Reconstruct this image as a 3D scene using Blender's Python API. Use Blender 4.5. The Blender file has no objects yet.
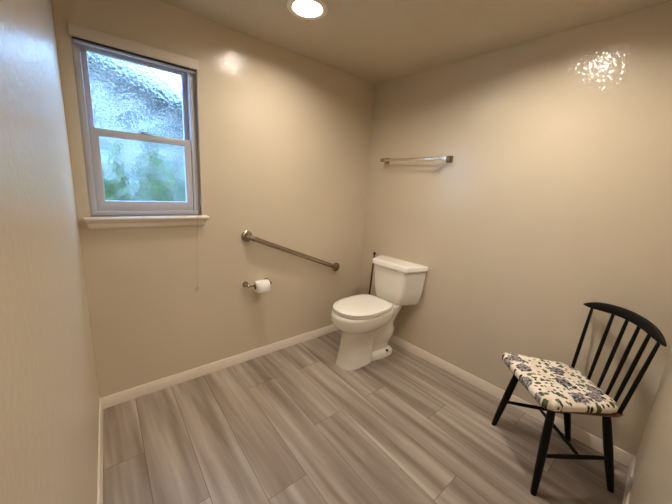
import bpy, bmesh, math, random
from mathutils import Vector, Matrix
random.seed(7)
S = bpy.context.scene
COL = S.collection
PI = math.pi

# ------------------------------------------------------------------ helpers
def lin(r, g, b):
    f = lambda c: c/12.92 if c <= .04045 else ((c+.055)/1.055)**2.4
    return (f(r/255), f(g/255), f(b/255), 1)

def new_mat(name):
    m = bpy.data.materials.new(name); m.use_nodes = True
    nt = m.node_tree; nt.nodes.clear()
    out = nt.nodes.new('ShaderNodeOutputMaterial')
    return m, nt, out

def N(nt, typ, **kw):
    n = nt.nodes.new(typ)
    for k, v in kw.items():
        if k in n.inputs.keys(): n.inputs[k].default_value = v
        else: setattr(n, k, v)
    return n

def L(nt, a, b): nt.links.new(a, b)

def mth(nt, op, a, b=None, c=None):
    n = nt.nodes.new('ShaderNodeMath'); n.operation = op
    for i, v in enumerate((a, b, c)):
        if v is None: continue
        if isinstance(v, (int, float)): n.inputs[i].default_value = v
        else: L(nt, v, n.inputs[i])
    return n.outputs[0]

def mix(nt, fac, a, b):
    n = nt.nodes.new('ShaderNodeMix'); n.data_type = 'RGBA'
    for s, v in ((0, fac), (6, a), (7, b)):
        if isinstance(v, (int, float, tuple)): n.inputs[s].default_value = v
        else: L(nt, v, n.inputs[s])
    return n.outputs[2]

def ramp(nt, fac, stops):
    n = nt.nodes.new('ShaderNodeValToRGB'); e = n.color_ramp.elements
    while len(e) < len(stops): e.new(.5)
    for el, (p, c) in zip(e, stops): el.position = p; el.color = c
    L(nt, fac, n.inputs[0]); return n.outputs[0]

def simple(name, col, rough=.5, metal=0., noise=.04, nscale=30, bump=0., bscale=200, spec=.5, coat=0.):
    m, nt, out = new_mat(name)
    p = N(nt, 'ShaderNodeBsdfPrincipled', Roughness=rough, Metallic=metal)
    p.inputs['Specular IOR Level'].default_value = spec
    p.inputs['Coat Weight'].default_value = coat
    tc = N(nt, 'ShaderNodeTexCoord')
    nz = N(nt, 'ShaderNodeTexNoise', Scale=nscale, Detail=3.)
    L(nt, tc.outputs['Object'], nz.inputs['Vector'])
    lo = tuple(c*(1-noise) for c in col[:3])+(1,); hi = tuple(min(1, c*(1+noise)) for c in col[:3])+(1,)
    L(nt, ramp(nt, nz.outputs['Fac'], [(.3, lo), (.7, hi)]), p.inputs['Base Color'])
    if bump:
        b2 = N(nt, 'ShaderNodeTexNoise', Scale=bscale, Detail=2.)
        L(nt, tc.outputs['Object'], b2.inputs['Vector'])
        bp = N(nt, 'ShaderNodeBump', Strength=bump, Distance=.002)
        L(nt, b2.outputs['Fac'], bp.inputs['Height']); L(nt, bp.outputs[0], p.inputs['Normal'])
    L(nt, p.outputs[0], out.inputs[0])
    return m

def link(name, bm, mat, parent=None, smooth=True, angle=40, recalc=True):
    if recalc: bmesh.ops.recalc_face_normals(bm, faces=bm.faces[:])
    me = bpy.data.meshes.new(name); bm.to_mesh(me); bm.free()
    if smooth:
        for p in me.polygons: p.use_smooth = True
        me.set_sharp_from_angle(angle=math.radians(angle))
    o = bpy.data.objects.new(name, me); COL.objects.link(o)
    if mat: me.materials.append(mat)
    if parent: o.parent = parent
    return o

def tag(o, label=None, cat=None, group=None, kind=None):
    if label: o['label'] = label
    if cat: o['category'] = cat
    if group: o['group'] = group
    if kind: o['kind'] = kind
    return o

def empty(name, loc=(0, 0, 0), rz=0, **kw):
    o = bpy.data.objects.new(name, None); COL.objects.link(o)
    o.location = loc; o.rotation_euler = (0, 0, rz); o.empty_display_size = .05
    return tag(o, **kw)

def box(bm, x0, x1, y0, y1, z0, z1, bev=0, seg=2):
    g = bmesh.ops.create_cube(bm, size=1)
    vs = g['verts']
    for v in vs:
        v.co = Vector((x0+(v.co.x+.5)*(x1-x0), y0+(v.co.y+.5)*(y1-y0), z0+(v.co.z+.5)*(z1-z0)))
    if bev:
        es = list({e for v in vs for e in v.link_edges})
        bmesh.ops.bevel(bm, geom=es, offset=bev, segments=seg, profile=.5, affect='EDGES')

def tube(bm, pts, rad, seg=16, caps=True):
    """round bar through pts; rad is one radius or one per point"""
    pts = [Vector(p) for p in pts]
    rs = rad if isinstance(rad, (list, tuple)) else [rad]*len(pts)
    d0 = (pts[1]-pts[0]).normalized()
    a = d0.orthogonal().normalized()
    rings = []
    for i, p in enumerate(pts):
        if i == 0: d = pts[1]-pts[0]
        elif i == len(pts)-1: d = pts[-1]-pts[-2]
        else: d = (pts[i+1]-p).normalized()+(p-pts[i-1]).normalized()
        d.normalize()
        a = (a-d*a.dot(d)).normalized(); b = d.cross(a)
        rings.append([bm.verts.new(p+(a*math.cos(t)+b*math.sin(t))*rs[i]) for t in [2*PI*k/seg for k in range(seg)]])
    for r0, r1 in zip(rings, rings[1:]):
        for k in range(seg): bm.faces.new((r0[k], r0[(k+1) % seg], r1[(k+1) % seg], r1[k]))
    if caps:
        bm.faces.new(rings[0][::-1]); bm.faces.new(rings[-1])

def loft(bm, rings, cap0=True, cap1=True, closed=True):
    vr = [[bm.verts.new(p) for p in r] for r in rings]
    n = len(vr[0])
    for r0, r1 in zip(vr, vr[1:]):
        for k in range(n if closed else n-1): bm.faces.new((r0[k], r0[(k+1) % n], r1[(k+1) % n], r1[k]))
    if cap0: bm.faces.new(vr[0][::-1])
    if cap1: bm.faces.new(vr[-1])
    return vr

def lathe(bm, prof, center, axis, seg=32, cap0=True, cap1=True):
    """profile of (along axis, radius)"""
    ax = Vector(axis).normalized(); a = ax.orthogonal().normalized(); b = ax.cross(a); c = Vector(center)
    rings = [[c+ax*h+(a*math.cos(2*PI*k/seg)+b*math.sin(2*PI*k/seg))*r for k in range(seg)] for h, r in prof]
    loft(bm, rings, cap0, cap1)

def extrude_profile(bm, prof, P0, P1, out, up=(0, 0, 1)):
    """2-D profile (out, up) swept from P0 to P1"""
    P0, P1, out, up = Vector(P0), Vector(P1), Vector(out), Vector(up)
    loft(bm, [[P+out*a+up*b for a, b in prof] for P in (P0, P1)])

def subsurf(o, lv=2):
    m = o.modifiers.new('smooth', 'SUBSURF'); m.levels = lv; m.render_levels = lv

# ------------------------------------------------------------------ measures (metres)
H = 2.28          # ceiling
BH = .071         # baseboard
DX, DS = -2.112, .058     # left wall:  x = DX + DS*y   (y < 0)
CY, CS = -2.096, .034     # front wall: y = CY + CS*x   (x < 0)
D_END, C_END = -1.78, -1.50
BS = .0167                # right wall:  x = -BS*y
HX, HY = -3.3, -3.3       # far sides of the room the camera stands at the edge of
def dx(y): return DX+DS*y
def cy(x): return CY+CS*x
def bx(y): return -BS*y
XR = .08         # room shell runs a little past the right wall face

# ------------------------------------------------------------------ materials
def wall_material(name, coat_rough, relief, soft):
    m, nt, out = new_mat(name)
    p = N(nt, 'ShaderNodeBsdfPrincipled', Roughness=.5)
    p.inputs['Specular IOR Level'].default_value = .1
    p.inputs['Coat Weight'].default_value = .9; p.inputs['Coat Roughness'].default_value = coat_rough; p.inputs['Coat IOR'].default_value = 1.5
    g = N(nt, 'ShaderNodeNewGeometry')
    nz = N(nt, 'ShaderNodeTexNoise', Scale=1.7, Detail=2.)
    L(nt, g.outputs['Position'], nz.inputs['Vector'])
    base = lin(*WALL_RGB)
    L(nt, ramp(nt, nz.outputs['Fac'], [(.3, tuple(c*.97 for c in base[:3])+(1,)), (.7, tuple(c*1.03 for c in base[:3])+(1,))]), p.inputs['Base Color'])
    # knock-down texture: flattened blobs with fine grain between
    a = N(nt, 'ShaderNodeTexNoise', Scale=40., Detail=1., Roughness=.55)
    L(nt, g.outputs['Position'], a.inputs['Vector'])
    b = N(nt, 'ShaderNodeTexNoise', Scale=120., Detail=1.)
    L(nt, g.outputs['Position'], b.inputs['Vector'])
    h = mth(nt, 'ADD', a.outputs['Fac'], mth(nt, 'MULTIPLY', b.outputs['Fac'], .2))
    bp = N(nt, 'ShaderNodeBump', Strength=1., Distance=relief)
    L(nt, h, bp.inputs['Height']); L(nt, bp.outputs[0], p.inputs['Coat Normal'])
    b2 = N(nt, 'ShaderNodeBump', Strength=soft, Distance=.0042)
    L(nt, h, b2.inputs['Height']); L(nt, b2.outputs[0], p.inputs['Normal'])
    L(nt, p.outputs[0], out.inputs[0])
    return m

def floor_material():
    m, nt, out = new_mat('wood_look_plank')
    p = N(nt, 'ShaderNodeBsdfPrincipled', Roughness=.38)
    p.inputs['Specular IOR Level'].default_value = .4
    at = N(nt, 'ShaderNodeAttribute', attribute_name='plank')
    g = N(nt, 'ShaderNodeNewGeometry')
    sep = N(nt, 'ShaderNodeSeparateXYZ'); L(nt, g.outputs['Position'], sep.inputs[0])
    r = at.outputs['Fac']
    def coords(sx, sy, off):
        c = N(nt, 'ShaderNodeCombineXYZ')
        L(nt, mth(nt, 'MULTIPLY_ADD', sep.outputs[0], sx, mth(nt, 'MULTIPLY', r, off)), c.inputs[0])
        L(nt, mth(nt, 'MULTIPLY_ADD', sep.outputs[1], sy, mth(nt, 'MULTIPLY', r, off*1.7)), c.inputs[1])
        L(nt, mth(nt, 'MULTIPLY', r, 31.), c.inputs[2])
        return c.outputs[0]
    # broad cathedral figure
    n1 = N(nt, 'ShaderNodeTexNoise', Scale=1., Detail=2.5, Distortion=.9); L(nt, coords(9., 1.3, 43.), n1.inputs['Vector'])
    bands = mth(nt, 'FRACT', mth(nt, 'MULTIPLY', n1.outputs['Fac'], 5.))
    tri = mth(nt, 'ABSOLUTE', mth(nt, 'MULTIPLY_ADD', bands, 2., -1.))
    # fine grain
    n2 = N(nt, 'ShaderNodeTexNoise', Scale=1., Detail=4., Roughness=.65); L(nt, coords(70., 3.5, 91.), n2.inputs['Vector'])
    n3 = N(nt, 'ShaderNodeTexNoise', Scale=1., Detail=2.); L(nt, coords(16., .9, 17.), n3.inputs['Vector'])
    dark, mid, light = lin(*FLOOR_D), lin(*FLOOR_M), lin(*FLOOR_L)
    c = ramp(nt, n3.outputs['Fac'], [(.3, dark), (.5, mid), (.72, light)])
    k = N(nt, 'ShaderNodeMapRange'); k.inputs[1].default_value = .35; k.inputs[2].default_value = .75
    L(nt, n1.outputs['Fac'], k.inputs[0])
    streak = mth(nt, 'MULTIPLY', mth(nt, 'MULTIPLY', tri, tri), mth(nt, 'MULTIPLY', k.outputs[0], .26))
    c = mix(nt, streak, c, light)
    kk = N(nt, 'ShaderNodeMapRange'); kk.inputs[1].default_value = .52; kk.inputs[2].default_value = .75
    L(nt, n2.outputs['Fac'], kk.inputs[0])
    c = mix(nt, mth(nt, 'MULTIPLY', kk.outputs[0], .35), c, dark)
    # plank-to-plank tone
    hv = N(nt, 'ShaderNodeHueSaturation'); L(nt, c, hv.inputs['Color'])
    L(nt, mth(nt, 'MULTIPLY_ADD', r, .20, .90), hv.inputs['Value'])
    L(nt, hv.outputs[0], p.inputs['Base Color'])
    bp = N(nt, 'ShaderNodeBump', Strength=.12, Distance=.001)
    L(nt, n2.outputs['Fac'], bp.inputs['Height']); L(nt, bp.outputs[0], p.inputs['Normal'])
    L(nt, p.outputs[0], out.inputs[0])
    return m

WALL_RGB = (206, 192, 169)
FLOOR_D, FLOOR_M, FLOOR_L = (124, 109, 96), (153, 138, 124), (184, 171, 157)
M_wall = wall_material('beige_wall_paint', .05, .0027, .05)
M_wall_smooth = wall_material('beige_wall_paint_smoother', .30, .0024, .02)
M_ceil = simple('ceiling_paint', lin(200, 188, 166), .6, noise=.02, bump=.25, bscale=120)
M_floor = floor_material()
M_grout = simple('tile_grout', lin(112, 100, 88), .8)
M_trim = simple('white_trim_paint', lin(226, 214, 198), .35, noise=.015)
M_vinyl = simple('window_vinyl_shade_tint', lin(190, 190, 200), .35, noise=.01)  # white vinyl greyed and blued so its colour carries the backlit shade
M_porc = simple('white_porcelain', lin(240, 235, 226), .12, noise=.008, coat=.4)
M_plast = simple('white_toilet_plastic', lin(240, 234, 224), .22, noise=.008)
M_nickel = simple('brushed_nickel', lin(168, 154, 138), .24, metal=1., noise=.06, nscale=60)
M_steel = simple('polished_steel', lin(214, 205, 192), .22, metal=1., noise=.04)
M_paper = simple('toilet_paper', lin(244, 240, 234), .9, noise=.02, bump=.4, bscale=150)
M_card = simple('cardboard_tube', lin(150, 120, 88), .9)
M_black = simple('black_lacquer', lin(10, 8, 7), .5, spec=.2, noise=.15, nscale=20)
M_seatwood = simple('brown_seat_wood', lin(96, 56, 30), .4, noise=.25, nscale=40)
M_valance = simple('beige_blind', lin(206, 194, 178), .5, noise=.02)
M_dark = simple('dark_rubber', lin(34, 28, 24), .5)
M_stick = simple('dark_wood_stick', lin(70, 46, 28), .45, noise=.2)
M_can = simple('white_light_trim', lin(236, 228, 214), .4, noise=.01)
M_cord = simple('blind_cord', lin(196, 176, 146), .8)

def emit(name, col, s):
    m, nt, out = new_mat(name)
    e = N(nt, 'ShaderNodeEmission', Color=col, Strength=s); L(nt, e.outputs[0], out.inputs[0]); return m

# ------------------------------------------------------------------ room shell
# floor: planks with grout lines, one mesh
def build_floor():
    bm = bmesh.new()
    lay = bm.loops.layers.float_color.new('plank')
    W, GL_, LEN = .2045, .0028, 1.2
    joints = {0: -1.083, 1: -.33, 2: -.857, 3: -.34, 4: -.858, 5: -1.228, 6: -.62, -1: -1.165, -2: -.915, -3: -.49}
    sk = lambda xs, y: xs+.045*(y+1.0)
    rnd = random.Random(3)
    box(bm, HX, XR, HY, 0, -.06, -.0022)
    for f in bm.faces: f.material_index = 1
    for k in range(-10, 10):
        xa = -1.572+W*k; xb = xa+W-GL_
        off = joints.get(k, rnd.uniform(-1.2, 0))
        j = off-LEN*5
        while j < .1:
            ya, yb = j+GL_, j+LEN
            poly = [(sk(xa, ya), ya), (sk(xb, ya), ya), (sk(xb, yb), yb), (sk(xa, yb), yb)]
            j += LEN
            # clip to the room rectangle
            for ax, lim, sgn in ((0, HX, 1), (0, XR, -1), (1, HY, 1), (1, 0., -1)):
                new = []
                for i, p in enumerate(poly):
                    q = poly[(i+1) % len(poly)]
                    pi, qi = (p[ax]-lim)*sgn, (q[ax]-lim)*sgn
                    if pi >= 0: new.append(p)
                    if (pi > 0) != (qi > 0) and pi != qi:
                        t = pi/(pi-qi); new.append((p[0]+(q[0]-p[0])*t, p[1]+(q[1]-p[1])*t))
                poly = new
                if len(poly) < 3: break
            r = rnd.random()
            if len(poly) < 3: continue
            try: f = bm.faces.new([bm.verts.new((x, y, 0)) for x, y in poly])
            except ValueError: continue
            for lp in f.loops: lp[lay] = (r, r, r, 1)
    bmesh.ops.recalc_face_normals(bm, faces=bm.faces[:])
    for f in bm.faces:
        if f.material_index == 0 and f.normal.z < 0: f.normal_flip()
    o = link('floor', bm, M_floor, smooth=False, recalc=False)
    o.data.materials.append(M_grout)
    return tag(o, kind='structure')
build_floor()

# window opening in the back wall
WX0, WX1, WZ0, WZ1 = -2.058, -1.497, 1.142, 2.046
def build_wall_back():
    bm = bmesh.new(); T = .14
    for a in ((HX-.12, WX0, 0, H), (WX1, .2, 0, H), (WX0, WX1, 0, WZ0), (WX0, WX1, WZ1, H)):
        box(bm, a[0], a[1], 0, T, a[2], a[3])
    bmesh.ops.remove_doubles(bm, verts=bm.verts, dist=1e-5)
    return tag(link('wall_back', bm, M_wall, smooth=False), kind='structure')
build_wall_back()
def prism(bm, poly, z0, z1):
    loft(bm, [[(x, y, z0) for x, y in poly], [(x, y, z1) for x, y in poly]])
bm = bmesh.new(); prism(bm, [(0, 0), (.2, 0), (.2, HY), (bx(HY), HY)], 0, H); tag(link('wall_right', bm, M_wall, smooth=False), kind='structure')
bm = bmesh.new(); prism(bm, [(dx(0), 0), (dx(D_END), D_END), (dx(D_END)-.115, D_END), (dx(0)-.115, 0)], 0, H)
tag(link('wall_left', bm, M_wall_smooth, smooth=False), kind='structure')
bm = bmesh.new(); prism(bm, [(bx(-2.1)+.01, cy(0)), (bx(-2.1)+.01, cy(0)-.115), (C_END, cy(C_END)-.115), (C_END, cy(C_END))], 0, H)
tag(link('wall_front', bm, M_wall_smooth, smooth=False), kind='structure')
bm = bmesh.new(); box(bm, HX-.12, HX, HY-.12, 0, 0, H); tag(link('wall_hall_left', bm, M_wall, smooth=False), kind='structure')
bm = bmesh.new(); box(bm, HX, .2, HY-.12, HY, 0, H); tag(link('wall_hall_front', bm, M_wall, smooth=False), kind='structure')

# ceiling with round holes for the recessed lights
LIGHTS = [(-1.085, -.52), (-.60, -1.46), (-1.80, -2.75)]  # last one is an added fill lamp, out of view
LR, LDEP = .078, .029
def build_ceiling():
    bm = bmesh.new()
    outer = [bm.verts.new(p) for p in ((HX-.12, HY-.12, H), (.2, HY-.12, H), (.2, .14, H), (HX-.12, .14, H))]
    es = [bm.edges.new((outer[i], outer[(i+1) % 4])) for i in range(4)]
    for x, y in LIGHTS:
        c = [bm.verts.new((x+LR*math.cos(2*PI*k/40), y+LR*math.sin(2*PI*k/40), H)) for k in range(40)]
        es += [bm.edges.new((c[i], c[(i+1) % 40])) for i in range(40)]
    bmesh.ops.triangle_fill(bm, use_beauty=True, use_dissolve=False, edges=es)
    r = bmesh.ops.extrude_face_region(bm, geom=bm.faces[:])
    for v in r['geom']:
        if isinstance(v, bmesh.types.BMVert): v.co.z += .12
    return tag(link('ceiling', bm, M_ceil, smooth=False), kind='structure')
build_ceiling()

# baseboards (stepped, eased top edge)
BP = [(0, 0), (.013, 0), (.013, BH*.66), (.0105, BH*.74), (.009, BH*.9), (.006, BH), (0, BH)]
def baseboard(name, P0, P1, out):
    bm = bmesh.new(); extrude_profile(bm, BP, P0, P1, out)
    return tag(link(name, bm, M_trim, angle=25), kind='structure')
nD = Vector((1, -DS, 0)).normalized(); nC = Vector((-CS, 1, 0)).normalized()
baseboard('baseboard_back', (dx(0), 0, 0), (0, 0, 0), (0, -1, 0))
baseboard('baseboard_right', (0, 0, 0), (bx(cy(0)), cy(0), 0), Vector((-1, -BS, 0)).normalized())
baseboard('baseboard_left', (dx(0), 0, 0), (dx(D_END), D_END, 0), nD)
baseboard('baseboard_front', (bx(cy(0)), cy(0), 0), (C_END, cy(C_END), 0), nC)

# ------------------------------------------------------------------ window
def glass_mat(name, rough, scale, strength, tint):
    m, nt, out = new_mat(name)
    gl = N(nt, 'ShaderNodeBsdfRefraction', Roughness=rough, IOR=1.2, Color=tint)
    gs = N(nt, 'ShaderNodeBsdfGlossy', Roughness=.15)
    g = N(nt, 'ShaderNodeNewGeometry')
    v = N(nt, 'ShaderNodeTexVoronoi', Scale=scale, feature='SMOOTH_F1')
    n = N(nt, 'ShaderNodeTexNoise', Scale=scale*.8, Detail=2.)
    L(nt, g.outputs['Position'], n.inputs['Vector']); L(nt, g.outputs['Position'], v.inputs['Vector'])
    bp = N(nt, 'ShaderNodeBump', Strength=strength, Distance=.006)
    L(nt, mth(nt, 'ADD', n.outputs['Fac'], v.outputs['Distance']), bp.inputs['Height'])
    L(nt, bp.outputs[0], gl.inputs['Normal']); L(nt, bp.outputs[0], gs.inputs['Normal'])
    mx = N(nt, 'ShaderNodeMixShader'); mx.inputs[0].default_value = .05
    L(nt, gl.outputs[0], mx.inputs[1]); L(nt, gs.outputs[0], mx.inputs[2]); L(nt, mx.outputs[0], out.inputs[0])
    return m
M_glassU = glass_mat('hammered_glass', .02, 62., .6, (.88, .95, 1, 1))
M_glassL = glass_mat('frosted_glass', .26, 60., .5, (.90, .96, .99, 1))

win = empty('window_1', (0, 0, 0), kind='structure')
def rect_frame(bm, x0, x1, z0, z1, wl, wr, wb, wt, y0, y1, bev=.003):
    """four mitred rails with a bevelled outer edge"""
    o = [(x0, z0), (x1, z0), (x1, z1), (x0, z1)]; i = [(x0+wl, z0+wb), (x1-wr, z0+wb), (x1-wr, z1-wt), (x0+wl, z1-wt)]
    rings = []
    for pts, y in ((o, y1), (o, y0), (i, y0), (i, y1)): rings.append([bm.verts.new((x, y, z)) for x, z in pts])
    for a in range(4):
        r0, r1 = rings[a], rings[(a+1) % 4]
        for k in range(4): bm.faces.new((r0[k], r0[(k+1) % 4], r1[(k+1) % 4], r1[k]))
    if bev:
        bmesh.ops.recalc_face_normals(bm, faces=bm.faces[:])
        es = [e for e in bm.edges if all(abs(v.co.y-y0) < 1e-6 for v in e.verts)]
        bmesh.ops.bevel(bm, geom=es, offset=bev, segments=2, profile=.5, affect='EDGES')
FY = .03      # room side of the window frame, behind the wall face
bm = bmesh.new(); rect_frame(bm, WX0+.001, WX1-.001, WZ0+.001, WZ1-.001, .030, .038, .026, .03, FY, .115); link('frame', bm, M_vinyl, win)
# upper sash sits further out
us = empty('upper_sash'); us.parent = win
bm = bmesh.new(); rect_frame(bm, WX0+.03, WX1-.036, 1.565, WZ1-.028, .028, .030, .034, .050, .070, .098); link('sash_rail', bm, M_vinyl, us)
bm = bmesh.new(); box(bm, WX0+.056, WX1-.064, .080, .086, 1.594, WZ1-.076); tag(link('pane', bm, M_glassU, us, smooth=False), label='hammered textured upper pane')
ls = empty('lower_sash'); ls.parent = win
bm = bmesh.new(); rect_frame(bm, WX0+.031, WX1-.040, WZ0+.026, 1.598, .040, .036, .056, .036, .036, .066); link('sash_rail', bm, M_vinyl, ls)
bm = bmesh.new(); box(bm, WX0+.069, WX1-.074, .048, .054, WZ0+.080, 1.566); tag(link('pane', bm, M_glassL, ls, smooth=False), label='frosted lower pane')
# sash lock on the meeting rail
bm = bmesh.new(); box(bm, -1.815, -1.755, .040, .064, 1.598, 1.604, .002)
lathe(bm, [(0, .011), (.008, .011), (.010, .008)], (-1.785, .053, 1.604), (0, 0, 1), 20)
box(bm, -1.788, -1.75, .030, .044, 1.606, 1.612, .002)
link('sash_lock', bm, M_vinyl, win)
# stool and apron
bm = bmesh.new(); box(bm, WX0-.034, WX1+.030, -.052, .03, WZ0-.018, WZ0, .006, 3)
link('sill', bm, M_trim, win)
bm = bmesh.new()
ap = [(0, -.018), (.030, -.018), (.030, -.026), (.024, -.034), (.022, -.055), (.012, -.066), (0, -.068)]
x0, x1 = WX0-.022, WX1+.016
loft(bm, [[(x0+.022*(1-(a/.030)), -a, WZ0+b) for a, b in ap], [(x1-.022*(1-(a/.030)), -a, WZ0+b) for a, b in ap]])
link('apron', bm, M_trim, win, angle=20)

# raised blind in the top of the opening
bl = empty('window_blind', (0, 0, 0), label='beige window blind drawn fully up under the top of the window', cat='blind')
bm = bmesh.new(); box(bm, WX0-.006, WX1+.004, -.016, -.002, 1.990, 2.043, .003)
box(bm, WX0+.004, WX1-.004, -.004, .028, 2.004, 2.042, .002); link('valance', bm, M_valance, bl)
bm = bmesh.new()  # dark strips stand in for the shaded gap below the valance
for k in range(5): box(bm, WX0+.006, WX1-.006, -.008, .024, 1.9835+k*.0028, 1.9852+k*.0028)
tag(link('slat_gap_shade', bm, M_dark, bl, smooth=False), label='dark strips for the shaded gap of the folded slats')
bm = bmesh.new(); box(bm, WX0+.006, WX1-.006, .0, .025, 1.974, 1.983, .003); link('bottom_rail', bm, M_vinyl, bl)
bm = bmesh.new(); tube(bm, [(-1.535, -.008, 2.0), (-1.536, -.055, 1.5), (-1.538, -.058, 1.15), (-1.540, -.016, .95), (-1.541, -.012, .67)], .0011, 6); link('pull_cord', bm, M_cord, bl)
bm = bmesh.new(); lathe(bm, [(0, .002), (-.004, .004), (-.02, .0055), (-.024, .003)], (-1.541, -.012, .672), (0, 0, 1), 12); link('cord_knob', bm, M_cord, bl)

# ------------------------------------------------------------------ recessed ceiling lights
LCOL = (1.0, .91, .79, 1)
def ceiling_light(x, y, label, s):
    t = empty('ceiling_light', (x, y, H), label=label, cat='ceiling light', group='round recessed ceiling lights')
    bm = bmesh.new()
    lathe(bm, [(LDEP+.002, LR-.002), (0, LR-.002), (-.004, LR+.002), (-.006, LR+.012), (-.004, LR+.026), (-.0005, LR+.030)], (0, 0, 0), (0, 0, 1), 48, False, False)
    link('trim_ring', bm, M_can, t)
    bm = bmesh.new()
    lathe(bm, [(LDEP+.012, LR-.003), (LDEP, LR-.003), (LDEP-.003, LR*.6), (LDEP-.004, .002)], (0, 0, 0), (0, 0, 1), 48)
    m = emit('lit_lens', LCOL, s)
    tag(link('lens', bm, m, t), label='glowing white lens')
LIGHT_S = 285.
ceiling_light(*LIGHTS[0], 'lit round ceiling light overhead between window and toilet corner', LIGHT_S*.9)
ceiling_light(*LIGHTS[1], 'lit round ceiling light above the black chair', LIGHT_S*1.18)
ceiling_light(*LIGHTS[2], 'added unseen ceiling light behind the viewpoint, brightening the walls', LIGHT_S*1.2)  # unseen lamp, added to brighten the left and back walls

# ------------------------------------------------------------------ toilet  (u = distance from right wall, v = sideways)
TY = -.502
toilet = empty('toilet', (bx(TY), TY, 0), BS, label='white two-piece toilet with closed lid in the far corner', cat='toilet')
def P(u, v, z): return (-u, v, z)
def egg(u0, u1, w, z, n=40, blunt=.0, uw=.5, e=2.2):
    """closed outline from rear u0 to front u1, half width w, widest at fraction uw; rear blunted"""
    pts = []
    um = u0+(u1-u0)*uw
    for k in range(n):
        t = 2*PI*k/n; c, s = math.cos(t), math.sin(t)
        ee = e if c > 0 else e+blunt
        cu = math.copysign(abs(c)**(2/ee), c); sv = math.copysign(abs(s)**(2/ee), s)
        pts.append(P(um+cu*((u1-um) if c > 0 else (um-u0)), sv*w, z))
    return pts
# bowl + pedestal
bm = bmesh.new()
R_ = [egg(.375, 0.668, 0.106, 0, uw=.45, blunt=1.8, e=2.7), egg(.375, 0.668, 0.106, .012, uw=.45, blunt=1.8, e=2.7), egg(.37, 0.660, 0.100, .05, uw=.45, blunt=1.8, e=2.6), egg(.36, 0.646, 0.094, .14, uw=.45, blunt=1.6, e=2.5),
      egg(.34, 0.638, 0.093, .22, uw=.48, blunt=1.4, e=2.4), egg(.30, 0.642, 0.098, .262, uw=.5, blunt=1.2), egg(.27, 0.662, 0.125, .292, uw=.5, blunt=1.), egg(.24, 0.696, 0.155, .318, uw=.5, blunt=1.),
      egg(.22, 0.719, 0.174, .345, uw=.5, blunt=.8), egg(.20, 0.728, 0.181, .375, uw=.5, blunt=.8), egg(.20, 0.731, 0.183, .405, uw=.5, blunt=.8), egg(.20, 0.730, 0.182, .420, uw=.5, blunt=.8), egg(.205, 0.724, 0.177, .430, uw=.5, blunt=.8)]
loft(bm, R_)
# rear column and trap way
def rr(u0, u1, w, z, n=40, e=4.): return egg(u0, u1, w, z, n, 0, .5, e)
loft(bm, [rr(.125, .42, .102, 0), rr(.125, .42, .102, .03), rr(.138, .42, .092, .046), rr(.160, .42, .066, .058), rr(.158, .42, .066, .10), rr(.140, .42, .080, .135), rr(.120, .42, .090, .18), rr(.118, .43, .092, .225), rr(.140, .44, .092, .262), rr(.135, .44, .094, .29),
          rr(.115, .46, .104, .335), rr(.075, .48, .116, .385), rr(.065, .48, .120, .410), rr(.065, .46, .120, .432)])
for v in bm.verts:
    v.co.y += .021*min(1, max(0, (-v.co.x-.2)/.2))
    if v.co.z > .05: v.co.z = .05+(v.co.z-.05)*1.028
link('bowl', bm, M_porc, toilet, angle=55)
for s in (-1, 1):
    bm = bmesh.new(); lathe(bm, [(0, .013), (.006, .013), (.012, .009), (.014, .003)], P(.225, s*.086, .042), (0, 0, 1), 20)
    tag(link('floor_bolt', bm, M_dark, toilet), label='dark floor bolt in the foot')
# seat ring and lid
bm = bmesh.new(); loft(bm, [egg(.235, 0.708, 0.174, .434, blunt=1.6), egg(.230, 0.714, 0.180, .439, blunt=1.6), egg(.230, 0.714, 0.180, .447, blunt=1.6), egg(.235, 0.709, 0.175, .451, blunt=1.6)])
bmesh.ops.translate(bm, vec=(0, .018, .011), verts=bm.verts)
link('seat', bm, M_plast, toilet, angle=50)
bm = bmesh.new(); loft(bm, [egg(.235, 0.710, 0.176, .4535, blunt=1.6), egg(.230, 0.716, 0.182, .457, blunt=1.6), egg(.230, 0.716, 0.182, .463, blunt=1.6), egg(.236, 0.708, 0.176, .4685, blunt=1.6), egg(.26, .66, .15, .4715, blunt=1.2), egg(.32, .56, .08, .473, blunt=.6)])
bmesh.ops.translate(bm, vec=(0, .018, .011), verts=bm.verts)
link('seat_lid', bm, M_plast, toilet, angle=50)
for s in (-1, 1):
    bm = bmesh.new(); tube(bm, [P(.228, s*.055, .460), P(.228, s*.10, .460)], .011, 14); box(bm, -.245, -.210, s*.0775-.02, s*.0775+.02, .436, .460, .003)
    link('hinge', bm, M_plast, toilet)
# tank: trapezoid in plan, tapering downwards
def tank_ring(ub, uf, wb, wf, z, r=.028, n=7):
    cs = [(ub, -wb, .012), (uf, -wf, r), (uf, wf, r), (ub, wb, .012)]
    pts = []
    for i, (u, v, rad) in enumerate(cs):
        p = Vector((u, v)); a = (Vector(cs[i-1][:2])-p).normalized(); b = (Vector(cs[(i+1) % 4][:2])-p).normalized()
        A, B = p+a*rad, p+b*rad
        for k in range(n):
            t = k/(n-1); q = A*(1-t)**2+p*2*t*(1-t)+B*t*t
            pts.append(P(q.x, q.y, z))
    # bowed front between the two front corners
    return pts
bm = bmesh.new()
loft(bm, [tank_ring(.05, .135, .150, .096, .437), tank_ring(.03, .168, .190, .128, .448), tank_ring(.020, .180, .210, .142, .470), tank_ring(.014, .188, .224, .154, .55), tank_ring(.012, .194, .234, .164, .65), tank_ring(.012, .198, .240, .172, .750)])
link('tank', bm, M_porc, toilet, angle=50)
bm = bmesh.new()
loft(bm, [tank_ring(.010, .202, .244, .175, .745), tank_ring(.006, .211, .252, .183, .750), tank_ring(.006, .211, .252, .183, .779), tank_ring(.010, .203, .247, .178, .789), tank_ring(.024, .186, .232, .165, .793)])
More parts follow.
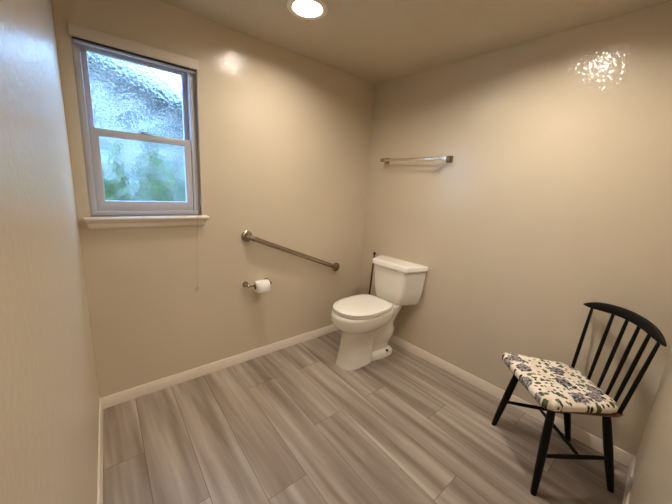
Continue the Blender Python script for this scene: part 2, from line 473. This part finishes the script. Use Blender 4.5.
link('tank_lid', bm, M_porc, toilet, angle=50)

# stick with a small knob behind the tank
st = empty('plunger', (-.146, -.258, 0), label='dark plunger handle with small knob standing behind the toilet tank', cat='plunger')
bm = bmesh.new(); K = Vector((-.052, -.212, .794))-Vector((-.146, -.258, 0))
tube(bm, [(0, 0, .10), K*.999], .0075, 14); link('handle', bm, M_stick, st)
bm = bmesh.new(); lathe(bm, [(-.012, .006), (-.008, .012), (0, .0145), (.008, .012), (.013, .004)], K, (0, 0, 1), 18); link('knob', bm, M_dark, st)
bm = bmesh.new(); lathe(bm, [(0, .062), (.006, .064), (.05, .056), (.08, .036), (.10, .016), (.115, .012)], (0, 0, 0), (0, 0, 1), 28); link('rubber_cup', bm, M_dark, st)

# ------------------------------------------------------------------ grab bar
gb = empty('grab_bar', (-.78, 0, .82), label='slanted brushed metal grab bar on the wall left of the toilet', cat='grab bar')
def rel(p, o): return Vector(p)-Vector(o)
GO = (-.78, 0, .82); G0, G1 = Vector((-1.196, 0, .987)), Vector((-.334, 0, .650))
gd = (G1-G0).normalized(); y_ = Vector((0, -1, 0))
pts = [G0+y_*.004]
for k in range(7):
    t = k/6*PI/2; pts.append(G0+y_*(.012+.036*math.sin(t))+gd*(.036*(1-math.cos(t))))
for k in range(7):
    t = k/6*PI/2; pts.append(G1+y_*(.012+.036*math.cos(t))-gd*(.036*(1-math.sin(t))))
pts.append(G1+y_*.004)
bm = bmesh.new(); tube(bm, [rel(p, GO) for p in pts], .0185, 24); link('bar', bm, M_nickel, gb)
for g in (G0, G1):
    bm = bmesh.new(); lathe(bm, [(0, .041), (.008, .041), (.013, .036), (.015, .020)], rel(g, GO), (0, -1, 0), 36); link('flange', bm, M_nickel, gb)

# ------------------------------------------------------------------ paper holder and roll
HO = (-1.13, 0, .64)
th = empty('toilet_paper_holder', HO, label='small brushed metal toilet paper holder under the grab bar', cat='paper holder')
HL, HR, HD = -1.208, -1.037, .060
for x, s in ((HL, 1), (HR, -1)):
    bm = bmesh.new()
    lathe(bm, [(0, .022), (.006, .022), (.012, .017), (.018, .011), (.04, .009), (HD-.012, .010)], rel((x, 0, .627), HO), (0, -1, 0), 28)
    lathe(bm, [(-.013, .003), (-.011, .009), (0, .0125), (.011, .009), (.013, .003)], rel((x, -HD, .627), HO), (1, 0, 0), 20)
    link('post', bm, M_nickel, th)
bm = bmesh.new(); tube(bm, [rel((HL, -HD, .627), HO), rel((HR, -HD, .627), HO)], .0062, 14); link('roller', bm, M_nickel, th)
RO = (-1.106, -HD, .618)
rl = empty('toilet_paper_roll', RO, label='white toilet paper roll hanging on the metal holder', cat='toilet paper')
XH = .052; RAD, RI = .041, .021; zc = .627-RI+.0062-.618+.004
bm = bmesh.new()
lathe(bm, [(-XH, RI), (-XH, RAD-.002), (-XH+.002, RAD), (XH-.002, RAD), (XH, RAD-.002), (XH, RI)], (0, 0, zc), (1, 0, 0), 48, False, False)
link('paper', bm, M_paper, rl)
bm = bmesh.new()
lathe(bm, [(-XH, RI), (XH, RI), (XH, RI-.0015), (-XH, RI-.0015), (-XH, RI)], (0, 0, zc), (1, 0, 0), 32, False, False)
link('cardboard_core', bm, M_card, rl)
bm = bmesh.new()
sh = [(-RAD*math.cos(a)-.0008, RAD*math.sin(a)+zc) for a in (1.0, .7, .4, .1, 0)]+[(-RAD-.0006, zc-.02), (-RAD+.001, zc-.034), (-RAD+.002, zc-.040)]
loft(bm, [[(x, a, b) for a, b in sh] for x in (-XH+.001, XH-.001)], False, False, False)
o = link('loose_sheet', bm, M_paper, rl); md = o.modifiers.new('thick', 'SOLIDIFY'); md.thickness = .0006

# ------------------------------------------------------------------ towel bar
TO = (0, -.52, 1.61)
tb = empty('towel_bar', (bx(-.52), -.52, 1.61), BS, label='polished metal towel bar on the wall above the toilet', cat='towel bar')
TB0, TB1, TD = -.216, -.806, .066
for y in (TB0, TB1):
    bm = bmesh.new(); z = 1.6185
    lo = lambda a: [rel((-a[0], y+s*a[1], z+t*a[2]), TO) for s, t in ((-1, -1), (1, -1), (1, 1), (-1, 1))]
    loft(bm, [lo((0, .024, .024)), lo((.007, .024, .024)), lo((.010, .020, .020)), lo((.014, .012, .012)), lo((TD-.012, .010, .011)), lo((TD-.010, .014, .014)), lo((TD+.012, .014, .014))])
    link('bracket', bm, M_nickel, tb, angle=25)
bm = bmesh.new(); box(bm, -TD-.009-TO[0], -TD+.007-TO[0], TB1-TO[1]-.004, TB0-TO[1]+.004, 1.6085-TO[2], 1.6285-TO[2], .004, 3); link('bar', bm, M_steel, tb)

# ------------------------------------------------------------------ chair
CA = math.radians(136.0)
CHX, CHY = -.305, -1.766
chair = empty('spindle_chair', (CHX, CHY, 0), CA-PI/2, label='black wooden spindle-back chair in the corner', cat='chair')
# local frame: +Y is the way a sitter faces, +X the sitter's right
LEGS = {(1, 1): ((.146, .112, .436), (.217, .157, 0)), (-1, 1): ((-.146, .112, .436), (-.217, .157, 0)),
        (1, -1): ((.140, -.135, .422), (.154, -.244, 0)), (-1, -1): ((-.140, -.135, .422), (-.154, -.244, 0))}
def leg_at(k, t): return Vector(LEGS[k][1]).lerp(Vector(LEGS[k][0]), t)
for k, (a, b) in LEGS.items():
    bm = bmesh.new(); A, B = Vector(a), Vector(b)
    rs = [.0125, .0135, .0165, .0185, .0175, .0155]
    ts = [0, .04, .25, .55, .85, 1.0]
    pts = [B.lerp(A, t) for t in ts]
    tube(bm, pts, rs, 20)
    for v in bm.verts:
        if v.co.z < .004: v.co.z = 0
    link('leg', bm, M_black, chair)
def spindle(p, q, r0, r1, r2, n=9):
    p, q = Vector(p), Vector(q); bm = bmesh.new()
    tube(bm, [p.lerp(q, i/(n-1)) for i in range(n)], [r0+(r1-r0)*math.sin(PI*i/(n-1))+(r2-r0)*i/(n-1) for i in range(n)], 14)
    return bm
for s in (1, -1):
    link('stretcher', spindle(leg_at((s, 1), .43), leg_at((s, -1), .425), .0075, .0105, .0075), M_black, chair)
link('stretcher', spindle(leg_at((1, 1), .43).lerp(leg_at((1, -1), .425), .56), leg_at((-1, 1), .43).lerp(leg_at((-1, -1), .425), .56), .0075, .0100, .0075), M_black, chair)
# seat: rounded trapezoid with softened edge
def seat_ring(wf, wr, yf, yr, z, r=.05, bow=0, n=9):
    cs = [(-wr, yr), (wr, yr), (wf, yf), (-wf, yf)]; pts = []
    for i, c in enumerate(cs):
        p = Vector(c); a = (Vector(cs[i-1])-p).normalized(); b = (Vector(cs[(i+1) % 4])-p).normalized()
        for k in range(n):
            t = k/(n-1); q = (p+a*r)*(1-t)**2+p*2*t*(1-t)+(p+b*r)*t*t
            pts.append(q)
    out = []
    for q in pts:
        y = q.y
        if y < (yf+yr)/2: y -= bow*max(0, 1-(q.x/wr)**2)
        out.append((q.x, y, z))
    return out
def tilt(bm):      # the seat rises a little towards the front
    for v in bm.verts: v.co.z += .055*(v.co.y+.17)
bm = bmesh.new()
loft(bm, [seat_ring(.195, .165, .175, -.178, .418, bow=.02), seat_ring(.206, .176, .186, -.190, .424, bow=.02), seat_ring(.210, .180, .190, -.194, .434, bow=.02), seat_ring(.206, .176, .186, -.190, .440, bow=.02)])
tilt(bm); tag(link('seat', bm, M_seatwood, chair, angle=60), label='reddish brown wooden seat')
# back
ti = [.1, 1.45, 2.42, 3.3, 4.15, 4.95]; bi = [.12, 1.6, 2.55, 3.4, 4.2, 4.95]
def crest(a):      # a in -1..1 along the rail: bowed back and arched
    return Vector((a*.216, -.212-.040*(1-a*a), .820+.030*(1-a*a)))
for i in range(6):
    at_, ab_ = 1-2*ti[i]/5, 1-2*bi[i]/5
    top = crest(at_*.90); bot = Vector((ab_*.166, -.168-.020*(1-ab_*ab_), .428))
    outer = i in (0, 5)
    link('spindle', spindle(bot, top, .0085 if outer else .0065, .0095 if outer else .0085, .0065), M_black, chair)
bm = bmesh.new(); rings = []
for k in range(33):
    a = -1.06+2.12*k/32; c = crest(a); e = 1-abs(a/1.06)**6
    hh = .004+.020*e; tt = .004+.0085*e
    ring = []
    for j in range(16):
        t = 2*PI*j/16; cc, ss = math.cos(t), math.sin(t)
        ring.append(c+Vector((0, math.copysign(abs(cc)**.7, cc)*tt-.10*math.copysign(abs(ss)**.7, ss)*hh, math.copysign(abs(ss)**.7, ss)*hh)))
    rings.append(ring)
loft(bm, rings); link('crest_rail', bm, M_black, chair, angle=60)

# cushion with floral print
def cushion_material():
    m, nt, out = new_mat('floral_cotton')
    p = N(nt, 'ShaderNodeBsdfPrincipled', Roughness=.9)
    p.inputs['Specular IOR Level'].default_value = .15
    tc = N(nt, 'ShaderNodeTexCoord')
    mp = N(nt, 'ShaderNodeMapping'); L(nt, tc.outputs['Object'], mp.inputs[0]); mp.inputs['Scale'].default_value = (1, 1, 0)
    co = mp.outputs[0]
    wob = N(nt, 'ShaderNodeTexNoise', Scale=38., Detail=2.); L(nt, co, wob.inputs['Vector'])
    def warp(src, amt):
        va = N(nt, 'ShaderNodeVectorMath', operation='SCALE'); L(nt, wob.outputs['Color'], va.inputs[0]); va.inputs['Scale'].default_value = amt
        vb = N(nt, 'ShaderNodeVectorMath', operation='ADD'); L(nt, src, vb.inputs[0]); L(nt, va.outputs[0], vb.inputs[1]); return vb.outputs[0]
    cream = lin(234, 222, 204)
    col = mix(nt, wob.outputs['Fac'], lin(240, 232, 218), cream)
    def cells(scale, amt, lo, hi, pick, off):
        """soft-edged blobs in a random share of the cells"""
        ad = N(nt, 'ShaderNodeVectorMath', operation='ADD'); L(nt, warp(co, amt), ad.inputs[0]); ad.inputs[1].default_value = off
        v = N(nt, 'ShaderNodeTexVoronoi', Scale=scale, Randomness=.85, voronoi_dimensions='2D'); L(nt, ad.outputs[0], v.inputs['Vector'])
        k = N(nt, 'ShaderNodeMapRange'); k.inputs[1].default_value = hi; k.inputs[2].default_value = lo
        L(nt, v.outputs['Distance'], k.inputs[0])
        sc = N(nt, 'ShaderNodeSeparateColor'); L(nt, v.outputs['Color'], sc.inputs[0])
        return mth(nt, 'MULTIPLY', k.outputs[0], mth(nt, 'LESS_THAN', sc.outputs[0], pick)), v, sc
    # pale washes
    f, v, sc = cells(16, .03, .2, .55, .5, (3, 1, 0)); col = mix(nt, mth(nt, 'MULTIPLY', f, .35), col, lin(214, 186, 150))
    # green leaves
    f, v, sc = cells(26, .03, .26, .33, .5, (7, 2, 0)); col = mix(nt, mth(nt, 'MULTIPLY', f, .95), col, mix(nt, sc.outputs[1], lin(38, 62, 36), lin(96, 112, 76)))
    # grey-violet blossoms with darker folds
    f, v, sc = cells(10., .05, .31, .37, .5, (2.35, 7.1, 0))
    fold = mth(nt, 'FRACT', mth(nt, 'ADD', mth(nt, 'MULTIPLY', v.outputs['Distance'], 6.), mth(nt, 'MULTIPLY', wob.outputs['Fac'], 3.)))
    bloom = ramp(nt, fold, [(.0, lin(82, 76, 84)), (.4, lin(126, 119, 124)), (.8, lin(182, 172, 166)), (1, lin(96, 90, 96))])
    col = mix(nt, f, col, bloom)
    # small black-green sprigs
    f, v, sc = cells(40, .02, .22, .29, .62, (2, 9, 0)); col = mix(nt, mth(nt, 'MULTIPLY', f, .95), col, lin(30, 34, 28))
    L(nt, col, p.inputs['Base Color'])
    bp = N(nt, 'ShaderNodeBump', Strength=.35, Distance=.004); L(nt, wob.outputs['Fac'], bp.inputs['Height']); L(nt, bp.outputs[0], p.inputs['Normal'])
    L(nt, p.outputs[0], out.inputs[0]); return m
M_floral = cushion_material()
cz0 = .4415
cu = empty('seat_cushion', (CHX, CHY, cz0), CA-PI/2, label='cream floral padded cushion lying on the black chair', cat='cushion')
bm = bmesh.new(); n = 44
def outl(a, grow=0.):
    base = seat_ring(.222+grow, .176+grow, .196+grow, -.166-grow, 0, r=.06, bow=.012, n=11)
    return base
ring = outl(0)
def cring(s, z, g=0):
    out = []
    for i, (x, y, _) in enumerate(ring):
        w = .0035*math.sin(i*2.3)+.002*math.sin(i*5.1+1)
        k = s*(1+w/.2)
        out.append((x*k, y*k, z+g*math.sin(i*1.7)*.004))
    return out
rings = [cring(.86, 0), cring(.965, -.003), cring(1.015, -.008, .4), cring(1.035, .020, .5), cring(1.0, .032, .6), cring(.90, .041, .8), cring(.72, .046, .7), cring(.52, .048, 1), cring(.3, .049, .6), cring(.1, .048)]
loft(bm, rings)
for v in bm.verts:
    if v.co.y < -.08: v.co.z = max(v.co.z, 0)
# shallow tufts
for v in bm.verts:
    if v.co.z > .028:
        for tx, ty in ((-.07, .07), (.08, .06), (0, -.05), (.09, -.09), (-.1, -.08)):
            d2 = (v.co.x-tx)**2+(v.co.y-ty)**2; v.co.z -= .007*math.exp(-d2/.0012)
tilt(bm)
bm_o = link('padding', bm, M_floral, cu, angle=180); subsurf(bm_o, 1)

# ------------------------------------------------------------------ outside the window
def siding():
    m, nt, out = new_mat('weathered_shake_siding')
    p = N(nt, 'ShaderNodeBsdfPrincipled', Roughness=.9)
    g = N(nt, 'ShaderNodeNewGeometry'); sp = N(nt, 'ShaderNodeSeparateXYZ'); L(nt, g.outputs['Position'], sp.inputs[0])
    c = N(nt, 'ShaderNodeCombineXYZ'); L(nt, sp.outputs[0], c.inputs[0]); L(nt, sp.outputs[2], c.inputs[1])
    b = N(nt, 'ShaderNodeTexBrick', Scale=1.); L(nt, c.outputs[0], b.inputs['Vector'])
    for k, v in (('Color1', lin(148, 148, 148)), ('Color2', lin(58, 64, 68)), ('Mortar', lin(34, 38, 42)), ('Mortar Size', .014), ('Brick Width', .17), ('Row Height', .10)): b.inputs[k].default_value = v
    L(nt, b.outputs['Color'], p.inputs['Base Color']); L(nt, p.outputs[0], out.inputs[0]); return m
M_house = siding()
M_fascia = simple('white_fascia', lin(104, 106, 108), .6)
M_shingle = simple('grey_shingles', lin(70, 76, 84), .9, noise=.2, nscale=14)
M_leaf = simple('green_leaf', lin(90, 116, 64), .5, noise=.35, nscale=9)
M_stem = simple('shrub_stem', lin(88, 80, 62), .8)
M_ground = simple('outside_soil', lin(110, 106, 96), .95, noise=.2, nscale=5)
bm = bmesh.new(); box(bm, -6, 5, .16, 9, -.35, -.05); tag(link('ground_outside', bm, M_ground, smooth=False), kind='structure')
NY = 3.1
def rake(x): return 2.42-.37*(x+.8)       # lower edge of the sloping roof line
hs = empty('neighbour_house', (-1.5, NY, -.05), label='pale neighbouring house with sloping roof seen through the window glass', cat='house')
ho = Vector((-1.5, NY, -.05))
bm = bmesh.new()
pl = [(-5, -.05), (1.2, -.05), (1.2, rake(1.2)-.05), (-3.2, rake(-3.2)-.05), (-5, rake(-3.2)-.70)]
loft(bm, [[Vector((x, NY, z))-ho for x, z in pl], [Vector((x, NY+3, z))-ho for x, z in pl]]); link('wall', bm, M_house, hs, smooth=False)
bm = bmesh.new()
loft(bm, [[Vector((x, y, rake(x)+d))-ho for x, d in ((-3.2, -.02), (1.6, -.02), (1.6, .06), (-3.2, .06))] for y in (NY-.35, NY+3.2)]); link('roof', bm, M_shingle, hs, smooth=False)
bm = bmesh.new()
loft(bm, [[Vector((x, y, rake(x)+d))-ho for x, d in ((-3.2, -.13), (1.6, -.13), (1.6, .065), (-3.2, .065))] for y in (NY-.38, NY-.35)]); link('fascia', bm, M_fascia, hs, smooth=False)

def shrub(x, y, h, w, n, label, seed):
    r = random.Random(seed)
    t = empty('garden_shrub', (x, y, -.05), label=label, cat='shrub', group='shrubs outside the window')
    bm = bmesh.new(); tips = []
    for i in range(9):
        a = 2*PI*i/9+r.uniform(-.3, .3); tx, ty = math.cos(a)*w*r.uniform(.2, .8), math.sin(a)*w*.5*r.uniform(.2, .8); hz = h*r.uniform(.75, 1)
        tube(bm, [(tx*.1, ty*.1, 0), (tx*.5, ty*.5, hz*.5), (tx, ty, hz)], [.014, .009, .004], 6); tips.append((tx, ty, hz))
    link('stems', bm, M_stem, t)
    bm = bmesh.new()
    for i in range(n):
        tx, ty, hz = r.choice(tips); k = r.uniform(.35, 1.05)
        c = Vector((tx*k+r.gauss(0, w*.22), ty*k+r.gauss(0, w*.12), hz*k+r.gauss(0, .06)))
        rot = Matrix.Rotation(r.uniform(0, 2*PI), 3, 'Z') @ Matrix.Rotation(r.uniform(-1., 1.), 3, 'X')
        l, wd = r.uniform(.035, .06), r.uniform(.012, .02)
        vs = [bm.verts.new(c+rot @ Vector(p)) for p in ((0, -l, 0), (wd, -l*.2, .006), (wd*.7, l*.5, .004), (0, l, -.01), (-wd*.7, l*.5, .004), (-wd, -l*.2, .006))]
        bm.faces.new(vs)
    tag(link('foliage', bm, M_leaf, t, smooth=False, recalc=False), label='light green leaves')
shrub(-1.90, 1.0, 1.62, .26, 900, 'light green shrub outside behind the left half of the lower pane', 1)
shrub(-1.42, 1.35, 1.74, .30, 1000, 'light green shrub outside behind the right half of the lower pane', 2)

# ------------------------------------------------------------------ daylight
w = bpy.data.worlds.new('sky'); S.world = w; w.use_nodes = True
nt = w.node_tree; nt.nodes.clear()
bg = N(nt, 'ShaderNodeBackground'); wo = N(nt, 'ShaderNodeOutputWorld')
tc = N(nt, 'ShaderNodeTexCoord'); sp = N(nt, 'ShaderNodeSeparateXYZ'); L(nt, tc.outputs['Generated'], sp.inputs[0])
L(nt, ramp(nt, sp.outputs[2], [(.0, (.50, .74, 1, 1)), (.5, (.30, .58, 1, 1))]), bg.inputs['Color'])
bg.inputs['Strength'].default_value = 19.0
L(nt, bg.outputs[0], wo.inputs[0])

# ------------------------------------------------------------------ camera
q = dict(loc=(-2.1032, -2.0515, 1.3731), yaw=.86063, pitch=-.21194, roll=.05999, f=302.78)
cp, sp_ = math.cos(q['pitch']), math.sin(q['pitch'])
fw = Vector((cp*math.cos(q['yaw']), cp*math.sin(q['yaw']), sp_)); rt = Vector((math.sin(q['yaw']), -math.cos(q['yaw']), 0)); up = rt.cross(fw)
c_, s_ = math.cos(q['roll']), math.sin(q['roll'])
X = rt*c_+up*s_; Y = up*c_-rt*s_
cam = bpy.data.cameras.new('camera'); co = bpy.data.objects.new('camera', cam); COL.objects.link(co)
mw = Matrix((X, Y, -fw)).transposed().to_4x4(); mw.translation = Vector(q['loc']); co.matrix_world = mw
cam.sensor_width = 36; cam.sensor_fit = 'HORIZONTAL'; cam.lens = q['f']/672*36; cam.clip_start = .01
S.camera = co

S.view_settings.view_transform = 'Standard'; S.view_settings.look = 'None'; S.view_settings.gamma = 1
S.view_settings.exposure = 0.; S.view_settings.use_curve_mapping = False
S.cycles.use_denoising = True
try: S.cycles.denoiser = 'OPENIMAGEDENOISE'
except Exception: pass
S.cycles.max_bounces = 10; S.cycles.diffuse_bounces = 6; S.cycles.transmission_bounces = 8
S.cycles.sample_clamp_indirect = 6.
